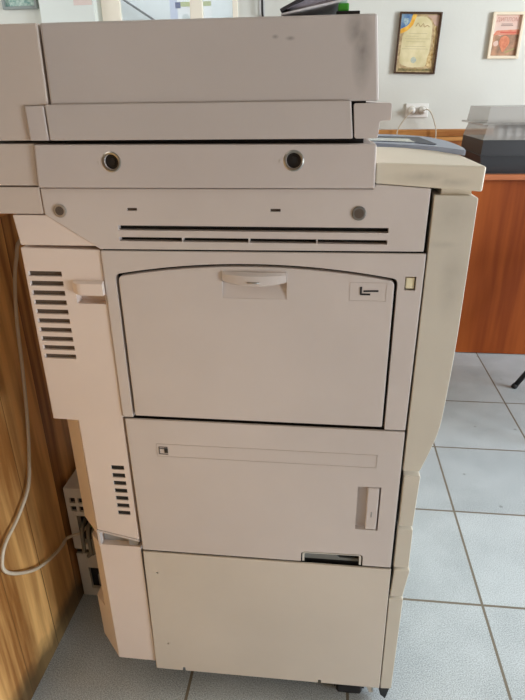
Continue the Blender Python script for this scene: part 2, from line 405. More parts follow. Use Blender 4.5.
# document feeder / platen lid
lid = part('document_feeder', prism([(-.363, 1.227), (.052, 1.2265), (.060, 1.1330), (-.3650, 1.1325)], F, BK-.02, .003), M_lid)
part('feeder_rear_cover', prism([(-.5, 1.227), (-.3665, 1.227), (-.3685, 1.1325), (-.4005, 1.1325), (-.4005, 1.0895), (-.5, 1.0895)], F, BK-.02, .002), M_warm2)
part('feeder_lower_band', prism([(-.3715, 1.1338), (.0262, 1.1338), (.0305, 1.0895), (-.3715, 1.0895)], F-.004, BK-.03, .002), M_lid)
part('band_end_cap', prism([(-.3995, 1.1325), (-.3733, 1.1325), (-.3733, 1.0895), (-.3995, 1.0895)], F-.004, BK-.03, .002), M_scan)
part('lid_handle', prism(rounded([(.0295, 1.1305), (.0765, 1.1305), (.0765, 1.110), (.063, 1.110), (.0615, 1.0895), (.0325, 1.0895)], .003, 3), F-.002, BK-.03, .002), M_scan)
# scanner section
sc = part('scanner_panel', prism([(-.3945, 1.0845), (.0605, 1.083), (.0620, 1.0285), (-.3985, 1.0285)], F-.006, F+.05, .002), M_scan)
cut(sc, lathe(lathe(new(), [(.0097, F-.02), (.0097, F+.03)], (-.289, 0, 1.0625)), [(.0097, F-.02), (.0097, F+.03)], (-.044, 0, 1.0635)))
for x, z in ((-.289, 1.0625), (-.044, 1.0635)):
    t = new()
    n = 28; prof = [(.0098, F-.004), (.0098, F-.0066), (.0118, F-.0070), (.0134, F-.0062), (.0134, F-.004)]
    rings = [[t.verts.new((x+r*math.cos(2*math.pi*k/n), y, z+r*math.sin(2*math.pi*k/n))) for k in range(n)] for r, y in prof]
    for a, b_ in zip(rings, rings[1:]+rings[:1]):
        for k in range(n): t.faces.new((a[k], a[(k+1) % n], b_[(k+1) % n], b_[k]))
    bmesh.ops.recalc_face_normals(t, faces=t.faces)
    rg = part('lock_ring', t, M_metal, sc); rg['label'] = 'steel ring around a dark lock hole'
    part('lock_core', lathe(lathe(new(), [(.0098, F-.002), (.0098, F+.02)], (x, 0, z)), [(.0045, F-.004), (.0045, F+.01)], (x+.0005, 0, z)), M_black, rg)
    part('lock_mark', box(new(), x-.0185, x-.0172, F-.0066, F-.005, z-.003, z+.0015), M_line, sc)
part('scanner_body', box(new(), -.39, .058, F+.05, BK-.03, 1.03, 1.083, .003), M_scan)
part('scanner_rear_cover', prism([(-.5, 1.0855), (-.3965, 1.0855), (-.4005, 1.0305), (-.5, 1.0305)], F-.001, BK-.03, .002), M_warm2)
part('rear_ledge_cover', prism([(-.5, 1.0285), (-.4005, 1.0285), (-.4005, .991), (-.5, .991)], F+.001, BK-.04, .002), M_warm2)
# upper flank panel with chamfered corner and two long vents
sp = part('side_panel', prism([(-.3990, 1.0270), (.0600, 1.0270), (.0640, 1.0332), (.1345, 1.0280), (.1335, .9445), (-.3235, .9415), (-.399, .9905)], F, F+.012, .0015), M_pl)
c = new()
box(c, -.293, .0845, F-.01, F+.02, .9693, .9763)
for a, b_ in ((-.293, -.2015), (-.200, -.1065), (-.105, -.012), (-.0105, .084)): box(c, a, b_, F-.01, F+.02, .9538, .9598)
box(c, -.277, -.2625, F-.01, F+.006, .9968, 1.0008); box(c, -.0755, -.0615, F-.01, F+.006, .9968, 1.0008)
cut(sp, c)
part('vent_backing', box(new(), -.3, .092, F+.0122, F+.016, .95, .98), M_dark, sp)
for x in (-.2697, -.0685):
    part('slit_tab', box(new(), x-.0072, x+.0072, F+.003, F+.005, .9968, 1.0008), M_slot, sp)
for x, z, m in ((-.375, .9962, M_screw), (.0437, .9957, mat('screw_dark_grey', (120, 116, 110), .55, .3))):
    t = lathe(new(), [(.0095, F+.002), (.0095, F-.0012), (.0082, F-.002)], (x, 0, z))
    s = part('screw', t, m, sp)
    part('screw_recess', lathe(lathe(new(), [(.0026, F-.0023), (.0026, F-.0018)], (x, 0, z), n=6), [(.0062, F-.00205), (.0068, F-.0018)], (x, 0, z)), M_slot, s)
# bypass tray: U-shaped surround and the fold-down door with the arched top
def door_outline(g):
    x0, x1 = -.3035+(-g), .1005+g
    top = [(x0+(x1-x0)*k/24, .9215+g-.0178*(((x0+(x1-x0)*k/24)+.1)/.2)**2) for k in range(25)]
    pts = [(x0, .6635-g*.2)]+top+[(x1, .6635-g*.2)]
    r = [0]*len(pts); r[1] = .010; r[25] = .010
    return rounded(pts, r, 5)
fr = part('bypass_surround', prism([(-.3235, .9395), (.1375, .9420), (.1350, .6595), (-.3235, .6605)], F-.001, F+.012, .002), M_pl)
h = door_outline(.0022); h = [(x, z if z > .67 else .64) for x, z in h]
c = prism(h, F-.03, F+.03); box(c, .1125, .1275, F-.02, F+.008, .8895, .9095)
box(c, -.34, .15, F+.003, F+.03, .9345, .96)
cut(fr, c)
part('interlock_button', box(new(), .1142, .1258, F+.001, F+.007, .8915, .9075, .0012), mat('ivory_button', (236, 226, 190), .4), fr)
part('button_backing', box(new(), .1126, .1274, F+.0068, F+.0078, .8896, .9094), M_dark, fr)
dr = part('bypass_tray_door', prism(door_outline(-.0020), F-.001, F+.011, .002), M_pl)
t = bmesh.new()
v = [t.verts.new(p) for p in ((-.1465, F-.02, .872), (-.0525, F-.02, .872), (-.0525, F-.02, .906), (-.1465, F-.02, .906), (-.1465, F-.0005, .872), (-.0525, F-.0005, .872), (-.0525, F+.0050, .897), (-.1465, F+.0050, .897), (-.0525, F+.0050, .906), (-.1465, F+.0050, .906))]
for f in ((0, 1, 2, 3), (0, 4, 5, 1), (4, 7, 6, 5), (7, 9, 8, 6), (9, 3, 2, 8), (1, 5, 6, 8, 2), (0, 3, 9, 7, 4)): t.faces.new([v[i] for i in f])
bmesh.ops.recalc_face_normals(t, faces=t.faces)
cut(dr, t)
# scoop handle: bowed lip over a shallow finger recess
t = new(); n = 14; rows = []
for k in range(n+1):
    u = k/n; x = -.1455+u*.0925; bow = 1-(2*u-1)**2
    y = F-.004-.008*bow; zb = .8975-.0045*(bow**.8)
    pr_ = [(F+.004, .9125), (F-.002-.004*bow, .9125), (y, .9085), (y, zb+.002), (y+.003, zb), (F+.004, zb+.004)]
    rows.append([t.verts.new((x, a, b_)) for a, b_ in pr_])
for a, b_ in zip(rows, rows[1:]):
    for k in range(6): t.faces.new((a[k], a[(k+1) % 6], b_[(k+1) % 6], b_[k]))
t.faces.new(rows[0]); t.faces.new(rows[-1][::-1]); bmesh.ops.recalc_face_normals(t, faces=t.faces)
dh = part('door_handle', t, M_pl, dr)
box_ = new(); tube(box_, [(-.108, F-.0125, .8993), (-.091, F-.0125, .8993)], .0011, 8)
part('handle_mark', box_, M_metal, dr)
# pictogram plate in the corner of the door
t = new()
for (a, b_, z0, z1) in ((.037, .0885, .8995, .9), (.037, .0885, .8725, .873), (.037, .0375, .8725, .9), (.088, .0885, .8725, .9)): box(t, a, b_, F-.0014, F-.0008, z0, z1)
part('pictogram_plate', t, M_line, dr)
t = new()
prism([(.0512, .8825), (.0525, .8812), (.0660, .8812), (.0660, .8838), (.0540, .8838), (.0540, .8935), (.0512, .8935)], F-.0016, F-.0008, bm=t)
prism([(.0562, .8860), (.0770, .8866), (.0770, .8890), (.0562, .8884)], F-.0016, F-.0008, bm=t)
part('paper_pictogram', t, M_ink, dr)
# middle transport door
td = part('transport_door', prism([(-.3205, .6570), (.1350, .6570), (.1355, .3728), (-.3190, .3728)], F-.001, F+.012, .002), M_pl)
NX0, NX1, NZ = -.0245, .0855, .3965
c = box(new(), -.34, .15, F+.003, F+.03, .6515, .67); box(c, .068, .1065, F-.02, F+.0095, .4555, .547)
prism(rounded([(NX0, .36), (NX0, NZ), (NX1, NZ+.002), (NX1, .36)], [0, .008, .008, 0], 4), F-.02, F+.03, bm=c)
cut(td, c)
part('door_latch', box(new(), .0845, .1035, F-.0015, F+.0085, .4575, .5455, .002), M_pl, td)
part('latch_mark', box(new(), .0925, .0945, F-.0019, F-.001, .4845, .4955), M_metal, td)
t = new()
for (a, b_, z0, z1) in ((-.271, .0955, .6105, .6111), (-.271, .0955, .5858, .5864), (-.271, -.2704, .5858, .6111), (.0949, .0955, .5858, .6111)): box(t, a, b_, F-.0016, F-.0006, z0, z1)
part('label_strip', t, M_line, td)
t = new(); 
for (a, b_, z0, z1) in ((-.2672, -.2520, .6045, .6055), (-.2672, -.2520, .5905, .5915), (-.2672, -.2662, .5905, .6055), (-.2580, -.2520, .5935, .6030), (-.2662, -.2580, .6015, .6025)): box(t, a, b_, F-.0018, F-.0008, z0, z1)
part('door_pictogram', t, M_ink, td)
# what shows through the notch of the door: grey guide and its rim
t = prism(rounded([(NX0+.0025, .3735), (NX0+.0025, NZ-.0030), (NX1-.0025, NZ-.0010), (NX1-.0025, .3735)], [0, .007, .007, 0], 4), F+.0005, F+.0112)
rim = part('notch_rim', t, M_offw, td)
cut(rim, prism(rounded([(NX0+.0062, .36), (NX0+.0062, NZ-.0046), (NX1-.0062, NZ-.0026), (NX1-.0062, .36)], [0, .004, .004, 0], 4), F-.02, F+.03))
part('paper_guide', prism([(NX0+.0064, .3735), (NX0+.0064, .3885), (.032, .3895), (.044, .3795), (.0785, .3785), (.0785, .3735)], F+.0085, F+.0115), mat('guide_grey', (122, 124, 120), .5), td)
# bottom panel
lp = part('lower_panel', prism([(-.3195, .3682), (.1365, .3682), (.1390, .0490), (-.3235, .0455)], F-.001, F+.0035, .0015), M_low)
c = new(); box(c, -.2668, -.2605, F-.02, F+.03, .03, .0560); box(c, .0155, .0215, F-.02, F+.03, .03, .0570)
for x, z in ((-.2965, .3175), (-.2915, .1240)): lathe(c, [(.0024, F-.02), (.0024, F+.006)], (x, 0, z), n=10)
cut(lp, c)
# rear covers (pale peach)
YR = F+.0015
rc1 = part('rear_top_cover', prism([(-.4490, .9895), (-.3245, .9895), (-.3245, .9455), (-.4450, .9455)], YR, BK-.05, .002), M_warm)
rc = part('rear_cover', prism([(-.4465, .9420), (-.3245, .9400), (-.3245, .3940), (-.4035, .4120), (-.4035, .6475), (-.4470, .6490)], YR, BK-.05, .002), M_warm)
c = new()
for k in range(10):
    z = .9025-k*.01515; x = -.4415+k*.0001
    box(c, x, x+.0525, YR-.02, YR+.014, z-.0040, z+.0040)
for k in range(7):
    z = .5565-k*.01655; box(c, -.3578, -.3345, YR-.02, YR+.02, z-.0062, z+.0030)
prism(rounded([(-.3715, .8775), (-.3265, .8775), (-.3265, .8565), (-.3715, .8565)], .002, 2), YR-.02, YR+.018, bm=c)
cut(rc, c)
t = new()
for k in range(7): box(t, -.3576, -.3347, YR+.0022, YR+.019, .5565-k*.01655-.0060, .5565-k*.01655+.0028)
part('vent_backing', t, M_dark, rc)
t = new()
for k in range(10): box(t, -.4414+k*.0001, -.3892+k*.0001, YR+.0050, YR+.0138, .9025-k*.01515-.0038, .9025-k*.01515+.0038)
part('vent_backing', t, M_slot, rc)
t = new(); n = 10; rows = []
for k in range(n+1):
    u = k/n; x = -.3735+u*.0485; bow = 1-((u-.3)/.3)**2 if u < .3 else 1
    y = YR-.003-.007*bow; zb = .8765-.0035*bow
    pr_ = [(YR+.002, .8935), (YR-.001-.003*bow, .8935), (y, .891), (y, zb), (YR+.002, zb)]
    rows.append([t.verts.new((x, a, b_)) for a, b_ in pr_])
for a, b_ in zip(rows, rows[1:]):
    for k in range(5): t.faces.new((a[k], a[(k+1) % 5], b_[(k+1) % 5], b_[k]))
t.faces.new(rows[0]); t.faces.new(rows[-1][::-1]); bmesh.ops.recalc_face_normals(t, faces=t.faces)
part('rear_handle', t, M_warm, rc)
# chamfered corner of the rear column
part('rear_corner_trim', plan_prism([(-.4045, YR+.0015), (-.4490, YR+.0475), (-.4490, BK-.06), (-.4045, BK-.06)], .398, .6465, .001), M_warm)
# recess with a grey translucent insert between upper and lower rear covers
part('recess_insert', box(box(new(), -.399, -.3255, YR+.014, YR+.03, .375, .405), -.347, -.329, YR+.005, YR+.03, .375, .390), M_grey)
part('recess_lip', prism([(-.4040, .4112), (-.3245, .3932), (-.3245, .3895), (-.4000, .4070), (-.4000, .3752), (-.4040, .3752)], YR-.0008, YR+.012), M_pl)
t = plan_prism([(-.4035, YR+.001), (-.3245, YR+.001), (-.3245, BK-.06), (-.4290, BK-.06), (-.4290, YR+.027)], .1805, .3755, 0)
plan_prism([(-.4035, YR+.001), (-.3245, YR+.001), (-.3245, BK-.06), (-.457, BK-.06), (-.457, YR+.055)], .0640, .1805, 0, bm=t)
part('lower_rear_cover', t, M_warm)
# front side: door and four paper trays, all extruded through the depth of the machine
part('front_door', prism(rounded([(.1395, 1.0200), (.188, 1.0190), (.1952, 1.0165), (.1945, .9), (.1935, .80), (.190, .717), (.187, .667), (.1775, .626), (.1645, .5840), (.1385, .5825)], [0, .001, .002, .05, .05, .05, .04, .04, .001, 0], 4), F-.001, BK, .0036, 3), M_front)
part('door_top_rail', box(new(), .149, .187, F+.006, BK-.01, 1.0195, 1.0275), M_ctrl)
for i, pts in enumerate(([(.1410, .5735), (.1670, .5745), (.1645, .4700), (.1410, .4690)],
                         [(.1405, .4610), (.1660, .4620), (.1665, .3760), (.1405, .3745)],
                         [(.1425, .3675), (.1695, .3695), (.1620, .3045), (.1400, .3025)],
                         [(.1390, .2960), (.1640, .2980), (.1625, .0490), (.1412, .0470)])):
    part('paper_tray', prism(rounded(pts, [0, .002, .002, 0], 2), F-.001+.0005*i, BK, .0026, 3), M_front)
part('front_inner_frame', box(new(), .1368, .1408, F+.010, BK-.01, .06, .60), M_dark)
part('foot_tab', prism([(.1375, .0465), (.1590, .0480), (.1530, .0160), (.1420, .0270)], F+.001, F+.03, .001), M_black)
# control panel with blue-grey key field and display
cp = part('control_panel', prism([(.0625, 1.0340), (.1990, 1.0240), (.2000, 1.0555), (.0625, 1.0605)], F, 1.03, .003, 3), M_ctrl)
kp_o = [(.064, 1.085), (.172, .985), (.2035, .905), (.2105, .95), (.214, 1.03), (.213, 1.13), (.195, 1.24), (.15, 1.31), (.064, 1.35)]
kp = part('key_panel', plan_prism(rounded(kp_o, [0, .02, .003, .05, .05, .05, .05, .05, 0], 4), 1.056, 1.0632, .0015), M_blue, cp)
bz = [(.066, 1.115), (.140, 1.070), (.176, 1.005), (.182, 1.025), (.178, 1.21), (.066, 1.262)]
part('display_bezel', plan_prism(rounded(bz, [0, .01, .005, .005, .01, 0], 3), 1.0620, 1.0642, .0006), M_navy, cp)
part('display', plan_prism([(.067, 1.117), (.138, 1.074), (.150, 1.060), (.150, 1.150), (.067, 1.195)], 1.0630, 1.0647), M_lcd, cp)
part('panel_support', box(new(), .064, .13, F+.02, 1.3, 1.0, 1.034), M_dark, cp)
# casters
def caster(x, y):
    t = new(); box(t, x-.033, x+.033, y-.025, y+.025, .046, .0545, .002); box(t, x-.031, x-.027, y-.012, y+.012, .018, .047); box(t, x+.027, x+.031, y-.012, y+.012, .018, .047)
    k = part('caster', t, M_black)
    part('wheel', lathe(new(), [(.018, -.026), (.0225, -.022), (.0225, .022), (.018, .026)], (x, y, .0226), 'x', 20), M_rub, k)
    return k
k = caster(.080, .792)
part('brake_lever', prism([(.108, .046), (.118, .044), (.131, .012), (.122, .010)], .778, .806, .001), M_offw, k)
for x, y in ((-.28, .83), (-.28, 1.33), (.085, 1.33)): caster(x, y)

# ------------------------------------------------------------------ things on the copier lid
b = thing('folder', 'dark folder of lavender papers wedged open on top of the photocopier lid', 'folder', (-.062, .772, 1.2275))
def strip(x0, z0, ang, ln, th):
    ca, sa = math.cos(R(ang)), math.sin(R(ang))
    return [(x0, z0), (x0+ln*ca, z0+ln*sa), (x0+ln*ca-th*sa, z0+ln*sa+th*ca), (x0-th*sa, z0+th*ca)]
obj('lower_cover', prism(strip(0, .0005, 10.0, .080, .0022), 0, .16, .0005), mat('white_card', (228, 228, 232), .5), b)
obj('upper_cover', prism(strip(0, .0042, 24, .086, .0032), -.002, .16, .0005), mat('dark_grey_card', (62, 60, 64), .5), b)
t = new()
for k, a in enumerate((12.5, 14, 15.5, 17, 18.5, 20, 21.5)): prism(strip(.008, .0030+.0006*k, a, .071, .0012), .003, .155, bm=t)
obj('papers', t, mat('lavender_paper', (168, 164, 178), .7), b)
st = thing('stapler', 'small green stapler under the folder on the photocopier lid', 'stapler', (.016, .772, 1.2268))
obj('base', box(new(), -.012, .016, 0, .12, 0, .004, .001), M_black, st)
obj('body', box(new(), -.010, .003, .002, .115, .004, .0125, .002), M_green, st)

# ------------------------------------------------------------------ desk and covered machine
D = Vector((.9, 2.53, 0))
desk = thing('desk', 'reddish cherry laminate desk with a solid front panel under the white wall', 'desk', D)
def dp(n, bm, m): return obj(n, bm, m, desk, tuple(-D))
dp('front_panel', box(new(), .20, 1.75, 2.545, 2.563, .004, .812, .001), M_cherry)
dp('desktop', box(new(), .16, 1.79, 2.525, 3.20, .812, .834, .003), M_cherryx)
dp('side_panel', box(new(), .20, .218, 2.564, 3.18, .0, .812, .001), M_cherry)
dp('side_panel', box(new(), 1.732, 1.75, 2.564, 3.18, .0, .812, .001), M_cherry)

PM = Vector((.88, 2.74, .834))
pm = thing('desktop_printer', 'black boxy desktop printer under a clear plastic cover on the reddish desk', 'printer', PM)
def pp_(n, bm, m): return obj(n, bm, m, pm, tuple(-PM))
def frustum(x0, x1, y0, y1, z0, z1, ins, bm=None):
    bm = bm or new()
    a = [bm.verts.new(p) for p in ((x0, y0, z0), (x1, y0, z0), (x1, y1, z0), (x0, y1, z0))]
    b_ = [bm.verts.new(p) for p in ((x0+ins, y0+ins, z1), (x1-ins, y0+ins, z1), (x1-ins, y1-ins, z1), (x0+ins, y1-ins, z1))]
    bm.faces.new(a[::-1]); bm.faces.new(b_)
    for i in range(4): bm.faces.new((a[i], a[(i+1) % 4], b_[(i+1) % 4], b_[i]))
    return bm
PB = mat('printer_black', (36, 36, 38), .45, bump=.05)
t = new(); box(t, .645, 1.15, 2.56, 2.94, .834, .838); frustum(.650, 1.145, 2.565, 2.935, .838, .905, -.012, t); box(t, .632, 1.163, 2.548, 2.952, .9055, .9085)
frustum(.638, 1.157, 2.553, 2.947, .9085, .968, .003, t)
pp_('body', t, PB)
t = new(); frustum(.640, 1.155, 2.556, 2.944, .9685, 1.026, .016, t)
pp_('cover_skirt', t, M_cover)
t = new(); box(t, .628, 1.167, 2.546, 2.954, 1.0265, 1.034, .002); frustum(.648, 1.147, 2.562, 2.938, 1.0345, 1.096, .008, t)
pp_('cover_lid', t, M_cover)
t = new(); lathe(t, [(.042, 0), (.042, .40)], (.715, 2.66, .985), 'x', 24)
pp_('roller', t, mat('roller_white', (216, 214, 210), .5))
for k in range(11):
    x = .735+k*.036; t = new(); lathe(t, [(.0425, x+.003), (.0425, x+.013)], (0, 2.66, .985), 'x', 24)
    for a in (-35, -10, 15, 40, 65, 90):
        cx, cz = 2.66-.0435*math.cos(R(a)), .985+.0435*math.sin(R(a)); box(t, x, x+.016, cx-.004, cx+.004, cz-.004, cz+.004)
    pp_('sprocket', t, M_black)

# ------------------------------------------------------------------ pictures, notice, hook and socket on the back wall
def bordered(bm, w, h, b_, y0, y1, bev):
    t = prism([(-w/2, -h/2), (w/2, -h/2), (w/2-b_, -h/2+b_), (-w/2+b_, -h/2+b_)], y0, y1, bev, bm=bm)
    prism([(-w/2, h/2), (w/2, h/2), (w/2-b_, h/2-b_), (-w/2+b_, h/2-b_)], y0, y1, bev, bm=bm)
    prism([(-w/2, -h/2), (-w/2, h/2), (-w/2+b_, h/2-b_), (-w/2+b_, -h/2+b_)], y0, y1, bev, bm=bm)
    prism([(w/2, -h/2), (w/2, h/2), (w/2-b_, h/2-b_), (w/2-b_, -h/2+b_)], y0, y1, bev, bm=bm)
    return bm
def frame(name, label, cat, x, z, w, h, b_, m, paper, roll, depth=.022, glass=True):
    o = thing(name, label, cat, (x, Y1-.001, z), (0, R(roll), 0))
    obj('frame', bordered(new(), w, h, b_, -depth, 0, .0012), m, o)
    p = obj('print', box(new(), -w/2+b_, w/2-b_, -.006, -.001, -h/2+b_, h/2-b_), paper, o)
    return o, p
Mc_paper = mat('parchment', (226, 214, 172), .6, col2=(204, 192, 142), scale=14)
Mc_brown = mat('print_brown', (166, 138, 98), .6, col2=(206, 182, 136), scale=60)
Mc_pink = mat('print_pink', (208, 176, 160), .6, col2=(190, 160, 130), scale=30)
Mc_gold = mat('print_gold', (222, 160, 40), .5, col2=(240, 196, 90), scale=40)
Mc_blue = mat('print_blue', (70, 110, 160), .6, col2=(130, 160, 180), scale=50)
Mc_lines = mat('print_grey', (176, 164, 130), .6)
cert, pr1 = frame('framed_certificate', 'dark brown framed parchment certificate with gold ribbon on the white wall', 'certificate', .4605, 1.3985, .2195, .2935, .009, mat('dark_brown_frame', (70, 46, 28), .35), Mc_brown, 2.0)
sh = lambda o, n, bm, m: obj(n, bm, m, o)
W_, H_ = .0985, .137
t = prism(rounded([(-.088, -.098), (-.03, -.116), (.05, -.112), (.062, -.09), (.07, .0), (.066, .10), (.03, .128), (-.055, .125), (-.085, .03)], .02, 4), -.0068, -.0055); sh(pr1, 'parchment', t, Mc_paper)
t = prism([(.030, .134), (.098, .134), (.098, .06), (.078, .09), (.060, .115)], -.0072, -.0062); sh(pr1, 'corner_print', t, Mc_pink)
t = prism(rounded([(.072, -.115), (.088, -.115), (.092, .085), (.078, .085), (.082, -.02), (.06, -.06), (.058, -.105)], .008, 3), -.0073, -.0062); sh(pr1, 'gold_column', t, mat('print_gold_pale', (226, 204, 150), .6, col2=(170, 130, 60), scale=70))
t = prism([(-.099, .137), (-.035, .137), (-.040, .105), (-.060, .08), (-.099, .066)], -.0076, -.0064); sh(pr1, 'blue_corner', t, Mc_blue)
t = prism(rounded([(-.018, .137), (-.042, .137), (-.050, .100), (-.064, .082), (-.099, .068), (-.099, .044), (-.062, .060), (-.036, .086)], .008, 3), -.0082, -.0066); sh(pr1, 'gold_ribbon', t, Mc_gold)
t = prism(rounded([(-.086, .118), (-.062, .118), (-.062, .095), (-.074, .084), (-.086, .095)], .004, 3), -.0081, -.0066); sh(pr1, 'crest', t, mat('print_pale_blue', (176, 196, 196), .6, col2=(110, 140, 160), scale=90))
t = new()
for x0, x1, z in ((-.05, .045, .047), (-.066, .0, .034), (-.07, .062, .022), (-.06, .04, .008), (-.066, .045, -.014), (-.08, .06, -.026)): box(t, x0, x1, -.0075, -.006, z, z+.0015)
sh(pr1, 'text_lines', t, Mc_lines)
t = tube(new(), smooth_path([(-.02, -.0074, .080), (-.008, -.0074, .097), (.004, -.0074, .079), (.018, -.0074, .094), (.026, -.0074, .078), (.040, -.0074, .086), (.052, -.0074, .079)], 5), .0014, 6); sh(pr1, 'heading_script', t, mat('print_sepia', (172, 142, 100), .6))
t = lathe(new(), [(.015, -.0074), (.015, -.0062)], (-.012, 0, -.079)); sh(pr1, 'seal', t, mat('print_seal', (196, 196, 166), .6, col2=(166, 178, 172), scale=120))
sh(pr1, 'lower_band', box(new(), -.09, .088, -.0066, -.0055, -.133, -.120), mat('print_green_brown', (96, 92, 56), .6, col2=(150, 130, 80), scale=80))

dip, pr2 = frame('framed_diploma', 'light beige framed pink diploma headed with a large word, right on the white wall', 'diploma', .914, 1.4255, .160, .2165, .0135, mat('beige_frame', (232, 218, 192), .35), mat('diploma_pink', (228, 190, 174), .6, col2=(216, 196, 182), scale=10), 1.2)
dip['label'] = 'beige framed pink and brown diploma on the wall above the clear printer cover'
sh(pr2, 'dark_scene', prism([(-.066, -.0935), (.066, -.0935), (.066, .005), (.02, .012), (-.03, .0), (-.066, .008)], -.0066, -.0055), mat('print_umber', (134, 106, 82), .6, col2=(188, 142, 110), scale=26))
sh(pr2, 'orange_band', prism(rounded([(-.064, .002), (.066, .006), (.066, .030), (-.05, .024)], .006, 3), -.0070, -.0058), mat('print_orange_red', (212, 122, 92), .6, col2=(216, 150, 122), scale=40))
sh(pr2, 'orange_shell', prism(rounded([(-.026, -.01), (.0, .004), (.022, -.012), (.026, -.035), (.006, -.066), (-.004, -.080), (-.016, -.06), (-.03, -.036)], .012, 4), -.0076, -.006), mat('print_orange', (220, 142, 104), .6, col2=(200, 116, 82), scale=50))
sh(pr2, 'pale_shell', prism(rounded([(-.06, -.03), (-.035, -.02), (-.03, -.045), (-.052, -.052)], .01, 4), -.0072, -.006), mat('print_shell', (216, 186, 170), .6))
sh(pr2, 'green_streak', prism(rounded([(.008, -.075), (.055, -.056), (.058, -.062), (.012, -.083)], .003, 3), -.0072, -.006), mat('print_olive', (160, 150, 96), .6))
Mt = mat('print_red_brown', (200, 146, 128), .6)
text('heading', 'ДИПЛОМ', .025, Mt, pr2, (.0, -.0068, .074))
t = new(); 
for a, b_, z in ((-.032, .03, .045), (-.03, .026, .052)): box(t, a, b_, -.0068, -.0058, z, z+.0035)
sh(pr2, 'text_lines', t, mat('print_taupe', (150, 126, 116), .6))
sh(pr2, 'red_word', box(new(), -.03, .05, -.0078, -.0068, .012, .0185), mat('print_red', (206, 96, 78), .6))

pic, pr3 = frame('picture_frame', 'grey framed pale green print on the wall at far left', 'picture', -1.755, 1.745, .204, .256, .014, mat('grey_frame', (138, 146, 142), .4), mat('pale_green_print', (196, 212, 200), .6, col2=(120, 160, 150), scale=70), 0)
nt_ = tag(obj('paper_notice', box(new(), -.052, .052, -.003, 0, 0, .15), mat('pinkish_paper', (232, 214, 206), .7, var=.06, scale=30)), 'small pinkish paper notice on the white pilaster beside the window frame', 'notice'); nt_.location = (-1.372, Y1-.049, 1.622)
hk = thing('coat_hook', 'small dark vertical hook on the white wall behind the photocopier', 'hook', (-.385, Y1+.001, 1.60))
obj('back_plate', box(new(), -.016, .016, -.004, 0, -.055, .07, .001), mat('hook_plate_grey', (196, 196, 194), .4), hk)
obj('peg', tube(new(), smooth_path([(.006, -.004, .06), (.006, -.03, .05), (.006, -.034, .0), (.006, -.03, -.042), (.006, -.012, -.052)]), .006, 8), M_dark, hk)

so = thing('wall_socket', 'white double wall socket just above the pine rail', 'socket', (.490, Y1-.001, 1.0665))
t = box(new(), -.062, .062, -.012, 0, -.037, .037, .004); obj('face_plate', t, M_white, so)
for x in (-.029, .029): 
    obj('outlet', lathe(lathe(new(), [(.024, -.0125), (.0255, -.0118)], (x, 0, 0)), [(.0225, -.0135), (.024, -.0125)], (x, 0, 0)), M_offw, so)
def plug(x, path, label):
    p = thing('power_plug', label, 'plug', (so.location.x+x, Y1-.0145, 1.0665), group='plugs in the double wall socket')
    obj('plug_body', lathe(new(), [(.019, 0), (.0195, -.012), (.017, -.028), (.010, -.045), (.006, -.050)], (0, 0, 0)), M_white, p)
    obj('cord', tube(new(), smooth_path(path), .0032, 8), M_cord, p)
plug(-.029, [(0, -.048, 0), (-.012, -.075, .002), (-.03, -.078, -.022), (-.062, -.06, -.07), (-.078, -.056, -.12), (-.08, -.07, -.3), (-.05, -.08, -.6)], 'white plug in the left half of the double wall socket')
plug(.029, [(0, -.048, 0), (.014, -.078, .006), (.036, -.08, -.010), (.062, -.065, -.06), (.078, -.058, -.12), (.082, -.07, -.3), (.12, -.08, -.6)], 'white plug in the right half of the double wall socket')

# seen through the glazed opening: notice sheet and a dark sloping rod on the far wall
po = thing('poster', 'white sheet with a blue and green heading behind the glazed opening', 'poster', (-1.06, 4.801, 1.75))
obj('sheet', box(new(), -.17, .15, -.003, 0, -.18, .2), mat('sheet_white', (232, 236, 240), .6), po)
obj('heading_band', box(new(), -.10, .15, -.0045, -.0025, .03, .06), mat('print_olive_green', (170, 180, 130), .6), po)
obj('heading_mark', box(new(), -.125, -.085, -.0048, -.0025, .02, .06), mat('print_dark_blue', (50, 64, 120), .6), po)
Mpg = mat('print_pale_grey', (204, 212, 216), .6)
for r_, x, z in ((.035, .05, -.06), (.028, -.05, -.045)): obj('round_mark', lathe(new(), [(r_, -.0048), (r_, -.0025)], (x, 0, z)), Mpg, po)
obj('side_stripe', box(new(), -.168, -.11, -.0045, -.0025, -.17, .19), mat('print_lilac', (190, 198, 224), .6), po)
rd = tag(obj('handrail', tube(new(), [(-1.75, 4.76, 1.93), (-1.6, 4.76, 1.85), (-1.27, 4.76, 1.645)], .008, 10), mat('dark_rail', (70, 78, 84), .5)), 'thin dark sloping rail on the wall behind the glazed opening', 'rail')

# ------------------------------------------------------------------ boxes and cables on the floor behind the copier
ub = thing('controller_box', 'white box with rows of black sockets behind the photocopier', 'box', (-.50, 1.03, .1662))
o_ = lambda n, bm, m, p, L_: obj(n, bm, m, p, tuple(-Vector(L_)))
L1 = (-.50, 1.03, .1662)
fb = o_('case', box(new(), -.569, -.462, .955, 1.10, .1665, .345, .003), M_offw, ub, L1)
c = new()
for i in range(2):
    for j in range(3): box(c, -.5580+j*.0200, -.5445+j*.0200, .94, .967, .304-i*.0235, .319-i*.0235)
box(c, -.548, -.47, .94, .975, .185, .268)
cut(fb, c)
o_('socket_block', box(box(new(), -.5575, -.5050, .9600, .9668, .281, .3185), -.547, -.471, .9700, .9748, .186, .267), M_dark, ub, L1)
o_('indicator_light', lathe(new(), [(.004, .955), (.004, .974)], (-.519, 0, .240), n=10), mat('green_indicator', (120, 170, 70), .3), ub, L1)
L2 = (-.50, 1.04, 0)
lb = thing('voltage_stabilizer', 'low white box with a dark window on the floor behind the photocopier', 'box', L2)
lc = o_('case', box(new(), -.574, -.464, .966, 1.13, .004, .142, .003), M_offw, lb, L2)
cut(lc, box(new(), -.549, -.49, .95, .976, .03, .098))
